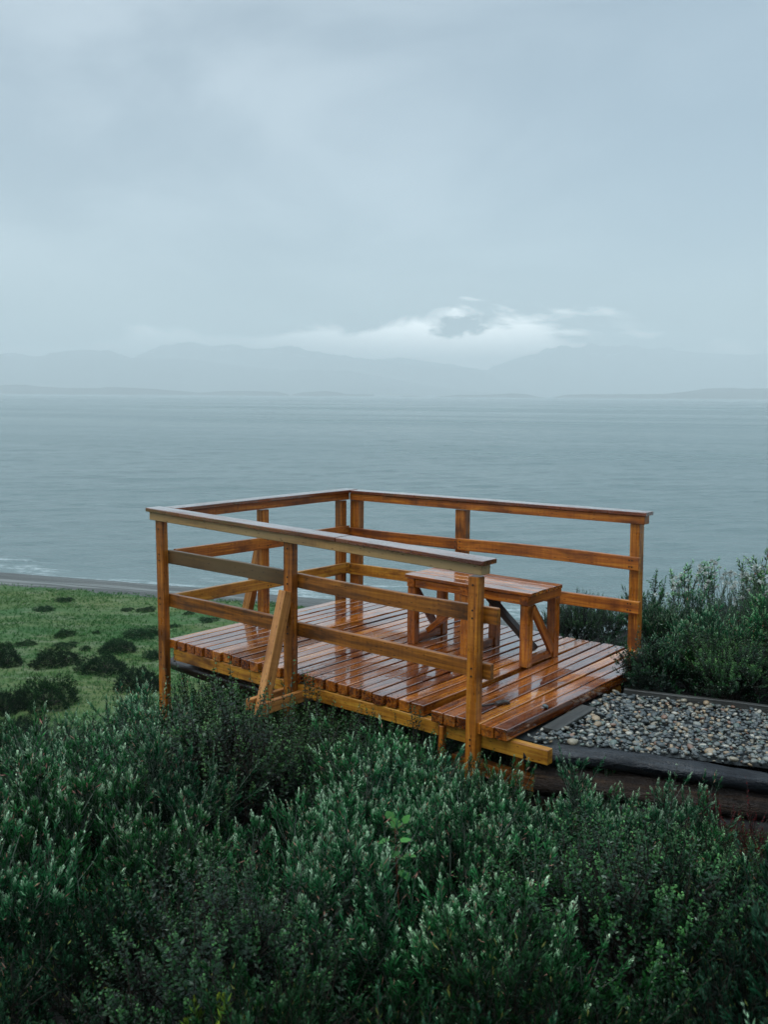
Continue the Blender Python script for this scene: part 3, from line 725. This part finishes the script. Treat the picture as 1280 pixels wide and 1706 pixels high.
# singled-out plants
px_plant('red', 1215, 4.95, .95, 'dark red leaved shrub below the brown log at the right edge')
px_plant('red', 1262, 4.6, .8, 'low rusty red shrub in front of the dark red shrub')
px_plant('yellow', 345, 2.75, .9, 'small yellow green shrub low at the bottom left')
px_plant('yellow', 905, 3.3, .55, 'small yellow tipped shrub in the lower right thicket')
px_plant('silver', 800, 5.95, .70, 'silvery sprig shrub reaching up in front of the near corner post')
px_plant('silver', 990, 5.45, .84, 'tall silvery shrub just in front of the black log end')
px_plant('silver', 1120, 5.0, .86, 'full silvery shrub right of the tall silvery one')
px_plant('sage', 350, 8.0, .95, 'grey green shrub rising under the left end of the platform')
px_plant('sage', 300, 7.6, .8, 'loose grey green shrub at the foot of the left corner post')
px_plant('box', 395, 8.3, .8, 'dark twiggy shrub under the left part of the deck')
px_plant('silver', 150, 7.4, .9, 'pale tipped silvery shrub at the meadow side, left of the corner post')
px_plant('silver', 60, 7.1, .85, 'silvery shrub at the far left rim of the hillside')
px_plant('sage', 230, 7.9, .8, 'greenish shrub between the pale tipped shrub and the corner post')
# the shrubs beyond the path
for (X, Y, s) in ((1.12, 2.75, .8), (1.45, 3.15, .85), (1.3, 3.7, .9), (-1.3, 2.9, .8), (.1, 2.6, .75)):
    plant('shade', X, Y, s, 'shade painted fine leaved shrub filling a gap along the bottom edge', group='shade painted gap fillers')
for (px, Y, s) in ((1240, 5.05, .6), (1160, 5.1, .5), (1270, 4.5, .75), (1200, 4.7, .6)):
    px_plant('box', px, Y, s, 'dark low shrub among the red shrubs under the log at the right edge', group='dark low shrubs under the log at the right')
for (u, v) in ((1.2, .1), (1.55, .35), (1.75, -.05), (2.05, .3), (2.3, 0.0), (2.5, .45), (2.65, .0), (1.3, .75), (1.9, .8), (2.45, .9), (2.95, .55), (.75, .25), (3.2, .6), (2.2, -.35), (2.6, -.38), (1.85, -.42), (3.0, -.45)):
    P = D(u + rng.normal(0, .05), v); g = float(ground_h(P[0], P[1])); top = -.24 + rng.normal(0, .04) - (.05 if v > 0 else .02)
    plant('box', P[0], P[1], (top - g) / TOPZ['box'], 'dark small leaved shrub growing in under the edge of the deck', group='dark shrubs under the deck edge')
for (u, v, tp, ky) in ((2.75, -.66, -.04, 'silver'), (3.10, -.62, -.10, 'silver'), (3.48, -.52, -.13, 'silver'), (2.45, -.60, -.20, 'box'), (3.30, -.30, -.26, 'box'), (3.0, -.30, -.28, 'box'), (2.7, -.28, -.24, 'box')):
    P = D(u, v); g = float(ground_h(P[0], P[1]))
    lb = 'silvery shrub crowding the foot of the near corner post' if ky == 'silver' else 'dark small leaved shrub tucked behind the silvery ones at the near corner post'
    plant(ky, P[0], P[1], (tp - g) / TOPZ[ky], lb, group=lb.replace('shrub', 'shrubs'))
k = 0
back = []
tries = 0
while tries < 3000:
    tries += 1
    u = 2.0 + 8.0 * rng.random(); v = 1.5 + 5.0 * rng.random()
    if u < 3.3 and v < W + .55: continue
    if v < v_far(max(u, 3.45)) + .26: continue
    P = D(u, v); X, Y = P[0], P[1]
    if u < 3.3 and v > W + 2.2: continue
    if math.hypot(u - 3.1, v - 2.45) < .50: continue
    if any((X - a) ** 2 + (Y - b_) ** 2 < .46 ** 2 for a, b_ in back): continue
    back.append((X, Y)); rr = rng.random()
    vd = v - v_far(max(u, 3.45))
    key = 'sage' if rr < .30 else 'silver' if rr < .72 else 'box'
    s = (.70 + .20 * rng.random()) * (.66 + .50 * smooth(0, 1.0, vd)) * (.62 if u < 3.0 else .8 if math.hypot(u - 3.1, v - 2.45) < 1.0 else 1.0)
    kind = {'silver': 'silvery green shrub', 'sage': 'dull green fine leaved shrub', 'box': 'dark green small leaved shrub'}[key]
    pos_ = 'behind the far rail of the platform' if u < 3.3 else ('just beyond the gravel path' if vd < 1.2 else 'on the rim of the hill beyond the path')
    plant(key, X, Y, s, f'{kind} {pos_}', group=f'{kind}s {pos_}')
def uv_plant(key, u, v, s, label, **k):
    P = D(u, v); return plant(key, P[0], P[1], s, label, **k)
uv_plant('holly', 3.52, 1.62, .62, 'dark holly leaved bush spilling over the far right deck corner')
uv_plant('holly', 3.75, 1.95, .72, 'larger dark leafy bush right of the bush on the deck corner')
uv_plant('holly', 4.15, 2.0, .62, 'dark leafy bush beside the far edge of the gravel')
# upright leafy shoots seen against the water
def shoot_mesh(seed, Hh=.55, n=5, ll=.028, lw=.010, nl=26, spread=.16):
    r = np.random.default_rng(seed); s = Leafy()
    for k in range(n):
        p = np.array([r.normal(0, .03), r.normal(0, .03), 0.]); d = unit(np.array([r.normal(0, spread), r.normal(0, spread), 1.])); hh = Hh * (.6 + .4 * r.random())
        q = p + d * hh; s.T.append(tubes(p[None], q[None], [.005], [.0015], 4))
        bb = r.random(9) * .65 + .32; P = p + d * hh * bb[:, None]; dd_ = unit(d + r.normal(0, .45, (9, 3))); LL = .06 + .08 * r.random(9)
        s.T.append(tubes(P, P + dd_ * LL[:, None], np.full(9, .002), np.full(9, .001)))
        s.L.append(leaves(P, dd_, LL, nl // 2, ll, lw, 1.2, .6, r=r)); s.L.append(leaves((p + d * hh * .55)[None], d[None], np.array([hh * .45]), nl, ll, lw, 1.1, .4, r=r))
    return s.foliage('foliage'), s.stems('stems')
for nm, fm in (('shoot', L_SAGE), ('darkshoot', L_DEEP)):
    SP[nm] = []
    for k in range(3):
        f, s = shoot_mesh(50 + k * 3 + len(nm)); f.materials.append(fm); s.materials.append(S_BROWN); SP[nm].append((f, s))
for (px, Y, s, key) in ((1145, 10.6, 1.5, 'shoot'), (1240, 11.2, 1.75, 'shoot'), (1085, 10.0, 1.25, 'darkshoot'), (1180, 11.0, 1.4, 'darkshoot'), (1275, 10.8, 1.8, 'shoot'), (972, 10.6, 1.0, 'darkshoot'), (1010, 10.8, .95, 'shoot'), (1120, 11.4, 1.5, 'shoot')):
    px_plant(key, px, Y, s, 'tall leafy shoot standing up against the water beyond the path', group='leafy shoots against the water', name='leafy_shoot', cat='plant')
# sparse twigs in front of the fascia
def twig_mesh(seed, Hh=.6):
    r = np.random.default_rng(seed); s = Leafy(); tips = [(np.zeros(3), np.array([0, 0, 1.]), Hh * .38, 0)]
    while tips:
        p, d, L, lv = tips.pop(); q = p + unit(d) * L; s.T.append(tubes(p[None], q[None], [.005 / (1 + lv)], [.004 / (1.4 + lv)], 4))
        if lv >= 3:
            s.L.append(leaves(q[None] - unit(d) * .02, unit(d)[None], np.array([.04]), 9, .022, .009, 1.2, .4, r=r)); continue
        for _ in range(2 + (lv > 0 and r.random() < .4)):
            tips.append((q, unit(d + r.normal(0, .5, 3) + np.array([0, 0, .15])), L * (.55 + .25 * r.random()), lv + 1))
    return s.foliage('foliage'), s.stems('stems')
SP['twig'] = []
for k in range(4):
    f, s = twig_mesh(90 + k); f.materials.append(L_SAGE); s.materials.append(S_BROWN); SP['twig'].append((f, s))
for i_, (u, v, s, lb) in enumerate(((2.72, -.30, 1.22, 'sparse twiggy plant with small leaf tufts before the deck edge near the corner post'), (2.15, -.28, 1.05, 'thin twiggy plant with a round leaf tuft against the middle of the deck edge'), (1.9, -.25, .85, 'short twiggy plant just right of the middle post brace'), (.55, -.25, .95, 'dark twiggy plant under the left part of the deck edge'), (-.45, -.35, 1.1, 'thin bare twig plant left of the corner post against the meadow'))):
    P = D(u, v); plant('twig', P[0], P[1], s, lb, cat='plant', name='twiggy_plant', var=i_ % 4, z=float(ground_h(P[0], P[1])) + .02)
for (X, Y, sc_, v_) in ((-1.9, 5.4, .9, 0), (-1.0, 6.4, 1.0, 1), (-2.6, 6.6, 1.0, 2), (.1, 6.3, .95, 3), (.9, 4.7, .85, 1), (-.6, 4.6, .9, 2), (1.7, 4.4, .8, 0), (-1.5, 4.2, .9, 3), (-.2, 5.6, 1.0, 0), (.5, 5.6, .9, 2)):
    g = float(ground_h(X, Y)); r_ = empty('dead_branch', (X, Y, g + .02), 'bare brown twigs poking through the thicket of shrubs', 'branch', 'bare twigs among the shrubs', random.random() * 6.28)
    r_.scale = (sc_ * 1.25,) * 3; r_.rotation_euler[0] = random.uniform(-.3, .3); c_ = bpy.data.objects.new('stems', SP['twig'][v_][1]); c_.parent = r_; C.objects.link(c_)
# currant sapling with broad bright leaves
def broad_leaf(p, d, L, Wd, r):
    d = unit(d); side = unit(np.cross(d, [0, 0, 1.])); nrm = np.cross(side, d)
    st = [(0, .02), (.12, .34), (.30, .60), (.38, .44), (.58, .58), (.70, .38), (.86, .26), (1, .01)]
    V = []
    for a, w_ in st:
        c = p + d * L * a - nrm * .14 * L * a * a
        V += [c + side * Wd * w_ + nrm * .10 * L * w_, c, c - side * Wd * w_ + nrm * .10 * L * w_]
    Fc = []
    for k in range(len(st) - 1):
        for q in (0, 1):
            a = k * 3 + q; Fc += [(a, a + 1, a + 4), (a, a + 4, a + 3)]
    return np.array(V), np.array(Fc), np.full(len(V), .3 + .7 * r.random()), np.full(len(V), r.random() * .9)
r = np.random.default_rng(77); s = Leafy(); hgt = .50
s.T.append(tubes(np.array([[0, 0, 0.]]), np.array([[-.02, 0, .3]]), [.005], [.004], 5)); s.T.append(tubes(np.array([[-.02, 0, .3]]), np.array([[-.03, 0, hgt]]), [.004], [.002], 5))
for k in range(15):
    zt = .25 + .25 * k / 14; a = k * 2.4; d = np.array([math.cos(a), math.sin(a), .35 + .5 * (k / 11)]); p = np.array([-.02, 0, zt]); st = unit(d) * (.035 + .01 * r.random())
    s.T.append(tubes(p[None], (p + st)[None], [.0013], [.001])); s.L.append(broad_leaf(p + st, d * np.array([1, 1, .1 if k < 11 else 1.3]) + r.normal(0, .25, 3), .078 - .03 * (k / 14), .048, r))
f = s.foliage('foliage'); f.materials.append(L_BRIGHT); st_ = s.stems('stems'); st_.materials.append(stem_mat('red_stem', (.12, .03, .02), (.20, .06, .03))); SP['currant'] = [(f, st_)]
Pq = CAM + ray(668, 1372) * 3.95
plant('currant', Pq[0], Pq[1], .86, 'bright green sapling with broad lobed leaves standing out of the silvery shrubs', name='sapling', cat='sapling', z=Pq[2] - .44, rot=0.4)
# pale seed heads on stalks in the right hand shrubs
def seed_mesh(seed):
    r = np.random.default_rng(seed); s = Leafy()
    for k in range(9):
        p = np.array([r.normal(0, .07), r.normal(0, .07), .25]); d = unit(np.array([r.normal(0, .25), r.normal(0, .25), 1.])); L = .32 + .2 * r.random(); q = p + d * L
        s.T.append(tubes(p[None], q[None], [.0022], [.0015])); s.L.append(leaves(np.repeat(q[None], 3, 0) - .01, unit(d + r.normal(0, .5, (3, 3))), np.full(3, .02), 9, .020, .008, 1.4, .5, r=r))
    return s.foliage('seed_heads'), s.stems('stalks')
SP['seed'] = []
for k in range(3):
    f, s = seed_mesh(30 + k); f.materials.append(L_SEED); s.materials.append(S_PALE); SP['seed'].append((f, s))
for i_, (px, Y, s) in enumerate(((1120, 8.9, 1.0), (1185, 9.0, 1.2), (1210, 8.6, 1.1), (1235, 9.4, 1.15), (1262, 9.0, 1.2), (1150, 9.8, 1.1), (1250, 8.1, 1.0), (1205, 9.9, 1.2))):
    d_ = ray(px, 1100); X = d_[0] / d_[1] * Y
    r_ = plant('seed', X, Y, s, 'clump of pale white seed heads on stalks among the shrubs beyond the path', name='seed_head_plant', cat='plant', group='white seed heads beyond the path')

# understorey that fills between the shrubs
n = 16000
Y = 1.3 + 10.5 * rng.random(n); X = (rng.random(n) * 2 - 1) * (Y * .42 + 2.2); u, v = to_uv(X, Y)
ok = ~((u > 3.2) & (v > v_near(np.maximum(u, 3.45)) - .12) & (v < v_far(np.maximum(u, 3.45)) + .08)) & ~((u > -.1) & (u < 3.5) & (v > .1) & (v < 2.4) & (rng.random(n) < .6))
X, Y = X[ok], Y[ok]; Z = ground_h(X, Y)
vf, ff, ti, rn = leaves(np.stack([X, Y, Z], -1), unit(np.stack([rng.normal(0, .4, len(X)), rng.normal(0, .4, len(X)), np.ones(len(X))], -1)), .08 + .14 * rng.random(len(X)), 9, .035, .009, 1.2, .5, tipf=.5)
tag(link('undergrowth', mesh_np('undergrowth', vf, ff, {'tint': ('FLOAT', ti), 'rnd': ('FLOAT', rn)}), L_DEEP), 'low dark leafy undergrowth between the shrubs', kind='stuff')

# ------------------------------------------------------------------ meadow
def mound_mesh(seed, dense=1.0):
    r = np.random.default_rng(seed); s = Leafy(); n = int(1500 * dense)
    az = r.random(n) * 6.28; el = np.arccos(1 - r.random(n)); rad = .82 + .18 * r.random(n)
    lump = 1 + .22 * np.sin(az * 3 + seed) * np.sin(el * 2) + .14 * np.sin(az * 7 + seed * 2)
    lump = lump * (1 + .30 * fbm(az * 2.2 + seed, el * 3.0, 3)); P = np.stack([np.sin(el) * np.cos(az), np.sin(el) * np.sin(az), np.cos(el)], -1) * (rad * lump)[:, None]
    dr = unit(P * np.array([1, 1, .6]) + np.array([0, 0, .9]) + r.normal(0, .3, (n, 3)))
    s.L.append(leaves(P * .93, dr, .10 + .10 * r.random(n), 9, .075, .022, 1.0, .4, r=r, tipf=.2 + .8 * r.random(n)))
    E = P[:60] * .8; s.T.append(tubes(r.normal(0, .06, (60, 3)) * [1, 1, 0], E, np.full(60, .02), np.full(60, .008)))
    return s.foliage('foliage'), s.stems('stems')
for nm, fm in (('mound', L_MOUND), ('greenmound', L_MOUND2)):
    SP[nm] = []
    for k in range(3):
        f, s = mound_mesh(200 + k * 5 + len(nm)); f.materials.append(fm); s.materials.append(S_BROWN); SP[nm].append((f, s))
mounds = [(105, 1003, 36, 11, 'mound', 'small dark bush farthest out on the meadow near the beach'), (71, 1018, 36, 12, 'mound', 'flat dark bush left and below the farthest meadow bush'),
    (211, 1018, 26, 9, 'greenmound', 'faint green bush left of the corner post near the beach'), (243, 1018, 38, 9, 'greenmound', 'faint green bush touching the corner post near the beach'),
    (105, 1062, 40, 18, 'mound', 'lone round dark bush on the middle meadow'), (233, 1064, 64, 22, 'greenmound', 'wide grey green bush behind the corner post'),
    (192, 1088, 64, 28, 'mound', 'dark bush with ragged top in the middle of the meadow'), (141, 1084, 20, 14, 'mound', 'small upright bush between two larger dark meadow bushes'),
    (85, 1111, 84, 34, 'mound', 'broad dark bush left of the meadow middle'), (108, 1080, 52, 13, 'mound', 'low dark bush behind the broad one'),
    (164, 1123, 86, 38, 'mound', 'large round dark bush in front on the meadow'), (252, 1099, 32, 22, 'mound', 'dark bush half hidden by the left corner post'),
    (226, 1152, 82, 46, 'mound', 'large bushy mound just left of the corner post'), (4, 1110, 62, 36, 'mound', 'dark bush cut by the left edge of the picture'),
    (2, 1083, 34, 18, 'mound', 'smaller dark bush behind the one at the left edge'), (70, 1180, 108, 58, 'mound', 'biggest dark green mound at the lower left of the meadow'),
    (0, 1190, 80, 50, 'mound', 'big dark mound at the lower left edge'), (20, 1240, 120, 50, 'mound', 'nearest dark mound behind the left hillside shrubs'),
    (160, 1056, 15, 5, 'mound', 'tiny dark tuft bush on the middle meadow'), (38, 1076, 46, 8, 'greenmound', 'flat strip of greyish bush behind the broad dark one'),
    (345, 1036, 40, 8, 'greenmound', 'low bush seen between the lower rails left of the brace'), (290, 1046, 26, 8, 'mound', 'small dark bush just right of the corner post'), (313, 1024, 22, 6, 'greenmound', 'small green bush farther out seen through the rails')]
for (px, by, w_, h_, key, lb) in mounds:
    zg = MEADOW
    for _ in range(6):
        P = on_level(px, by, zg); zg = float(ground_h(P[0], P[1]))
    dist = P[1]; rad = w_ / 1623.9 * dist / 2 * .92; hh = (h_ / 1623.9 * dist - .05) / .98
    r_ = plant(key, P[0], P[1] + rad * .5, 1, lb, cat='bush', name='meadow_bush', z=zg - .08)
    r_.scale = (rad * 1.08, rad, max(.2, hh * .78)); r_.rotation_euler[2] = random.random() * 6.28

n = 60000
Y = 26 + 36 * rng.random(n); X = -30 + 34 * rng.random(n); okm = (Y + .33 * X - 60.3) * .95 < -7.4
X, Y = X[okm], Y[okm]; cl = fbm(X * .35, Y * .8); keep = rng.random(len(X)) < .25 + 2.2 * np.clip(cl + .12, 0, .4); X, Y = X[keep], Y[keep]
Z = ground_h(X, Y)
vf, ff, ti, rn = leaves(np.stack([X, Y, Z - .03], -1), np.repeat([[0, 0, 1.]], len(X), 0), np.full(len(X), .03), 5, .15, .022, .9, .3, tipf=np.clip(.5 + 2.5 * fbm(X * .2 + 5, Y * .5), 0, 1), t0=0)
tag(link('grass', mesh_np('grass', vf, ff, {'tint': ('FLOAT', ti), 'rnd': ('FLOAT', rn)}), L_GRASS), 'short tufted grass over the meadow', kind='stuff')

# ------------------------------------------------------------------ sky and light
w = bpy.data.worlds.new('World'); sc.world = w; w.use_nodes = True; nt = w.node_tree
for n_ in list(nt.nodes): nt.nodes.remove(n_)
b = NB(nt); out = b.n('ShaderNodeOutputWorld'); bg1 = b.n('ShaderNodeBackground'); bg2 = b.n('ShaderNodeBackground'); add = b.n('ShaderNodeAddShader')
SUN_EL, SUN_AZ = math.radians(58), math.radians(-135)
sky = b.n('ShaderNodeTexSky', sky_type='NISHITA'); sky.sun_disc = False; sky.sun_elevation = SUN_EL; sky.sun_rotation = SUN_AZ
b.l(sky.outputs[0], bg1.inputs[0]); bg1.inputs[1].default_value = .05
tc = b.n('ShaderNodeTexCoord').outputs['Generated']; sep = b.n('ShaderNodeSeparateXYZ'); b.l(tc, sep.inputs[0])
x, y, z = sep.outputs
el = b.math('MULTIPLY', b.math('ARCSINE', z), 57.2958); az = b.math('MULTIPLY', b.math('ARCTAN2', x, y), 57.2958)
cv = b.n('ShaderNodeCombineXYZ'); b.l(b.math('MULTIPLY', az, .05), cv.inputs[0]); b.l(b.math('MULTIPLY', el, .11), cv.inputs[1])
c1 = b.noise(cv.outputs[0], 1.1, 5, .5, .4)
cv2 = b.n('ShaderNodeCombineXYZ'); b.l(b.math('MULTIPLY', az, .16), cv2.inputs[0]); b.l(b.math('MULTIPLY', el, .5), cv2.inputs[1]); cv2.inputs[2].default_value = 4.2
c2 = b.noise(cv2.outputs[0], 1.0, 6, .6, .6)
col = b.mix(b.rng(c1, .36, .64, 0, 1, True), (.290, .348, .378), (.470, .535, .560))
col = b.mix(b.rng(az, -8, 24, 0, .75, True), col, (.235, .320, .370))
col = b.mix(b.math('MULTIPLY', b.rng(el, 7.5, 4.0, 0, 1, True), .35), col, (.265, .330, .345))
bump_ = b.rng(b.math('ABSOLUTE', b.math('SUBTRACT', az, 4.3)), 0, 15, 1, 0, True)
top = b.math('ADD', b.math('MULTIPLY', bump_, 1.7), 3.0)
top = b.math('SUBTRACT', top, b.rng(az, 12, 28, 0, 1.9, True))
ed = b.math('ADD', b.math('SUBTRACT', top, el), b.rng(c2, .25, .75, -1.7, 1.7))
gap = b.rng(ed, -.45, .9, 0, 1, True)
gcol = b.mix(bump_, (1.3, 1.42, 1.45), (3.8, 3.75, 3.65))
col = b.mix(gap, col, gcol)
# detached dark cloud in the clear strip
ex = b.math('DIVIDE', b.math('SUBTRACT', az, 4.35), 2.0); ey = b.math('DIVIDE', b.math('SUBTRACT', el, b.math('ADD', 3.95, b.math('MULTIPLY', b.math('SUBTRACT', az, 4.35), .10))), .72)
cv3 = b.n('ShaderNodeCombineXYZ'); b.l(az, cv3.inputs[0]); b.l(b.math('MULTIPLY', el, 1.6), cv3.inputs[1])
rr_ = b.math('ADD', b.math('SQRT', b.math('ADD', b.math('MULTIPLY', ex, ex), b.math('MULTIPLY', ey, ey))), b.rng(b.noise(cv3.outputs[0], 1.2, 5, .65), .25, .75, -.5, .5))
puff = b.rng(rr_, .55, 1.1, 1.0, 0, True)
col = b.mix(puff, col, (.10, .14, .16))
col = b.mix(1.0, col, b.rng(el, 24, 62, 1.0, 3.4, True), 'MULTIPLY')
below = b.rng(el, -1, -6, 0, 1)
col = b.mix(below, col, (.10, .14, .15))
b.l(col, bg2.inputs[0]); bg2.inputs[1].default_value = 1.0
b.l(bg1.outputs[0], add.inputs[0]); b.l(bg2.outputs[0], add.inputs[1]); b.l(add.outputs[0], out.inputs[0])

sl = bpy.data.lights.new('sun', 'SUN'); sl.energy = .7; sl.angle = math.radians(30); sl.color = (1, .98, .95)
so = bpy.data.objects.new('sun', sl); C.objects.link(so)
dirv = Vector((math.sin(SUN_AZ) * math.cos(SUN_EL), math.cos(SUN_AZ) * math.cos(SUN_EL), math.sin(SUN_EL)))
so.rotation_euler = dirv.to_track_quat('Z', 'Y').to_euler()

# ------------------------------------------------------------------ camera
cam = bpy.data.cameras.new('camera'); co = bpy.data.objects.new('camera', cam); C.objects.link(co); sc.camera = co
cam.sensor_fit = 'VERTICAL'; cam.sensor_height = 36; cam.sensor_width = 27; cam.lens = 34.27; cam.clip_end = 60000; cam.clip_start = .05
mt = Matrix.Identity(4)
for i_ in range(3): mt[i_][0] = R_[i_]; mt[i_][1] = U_[i_]; mt[i_][2] = -F_[i_]; mt[i_][3] = CAM[i_]
co.matrix_world = mt
cam.dof.use_dof = True; cam.dof.focus_distance = 8.2; cam.dof.aperture_fstop = 5.6

sc.view_settings.view_transform = 'Standard'; sc.view_settings.look = 'None'; sc.view_settings.gamma = 1; sc.view_settings.exposure = 0
sc.render.engine = 'CYCLES'
cy = sc.cycles; cy.max_bounces = 6; cy.diffuse_bounces = 1; cy.glossy_bounces = 3; cy.transmission_bounces = 3; cy.volume_bounces = 3; cy.transparent_max_bounces = 4
cy.use_denoising = True; cy.sample_clamp_indirect = 4; cy.caustics_reflective = False; cy.caustics_refractive = False
try: cy.denoiser = 'OPENIMAGEDENOISE'; cy.denoising_input_passes = 'RGB_ALBEDO_NORMAL'; cy.denoising_prefilter = 'ACCURATE'
except Exception: pass
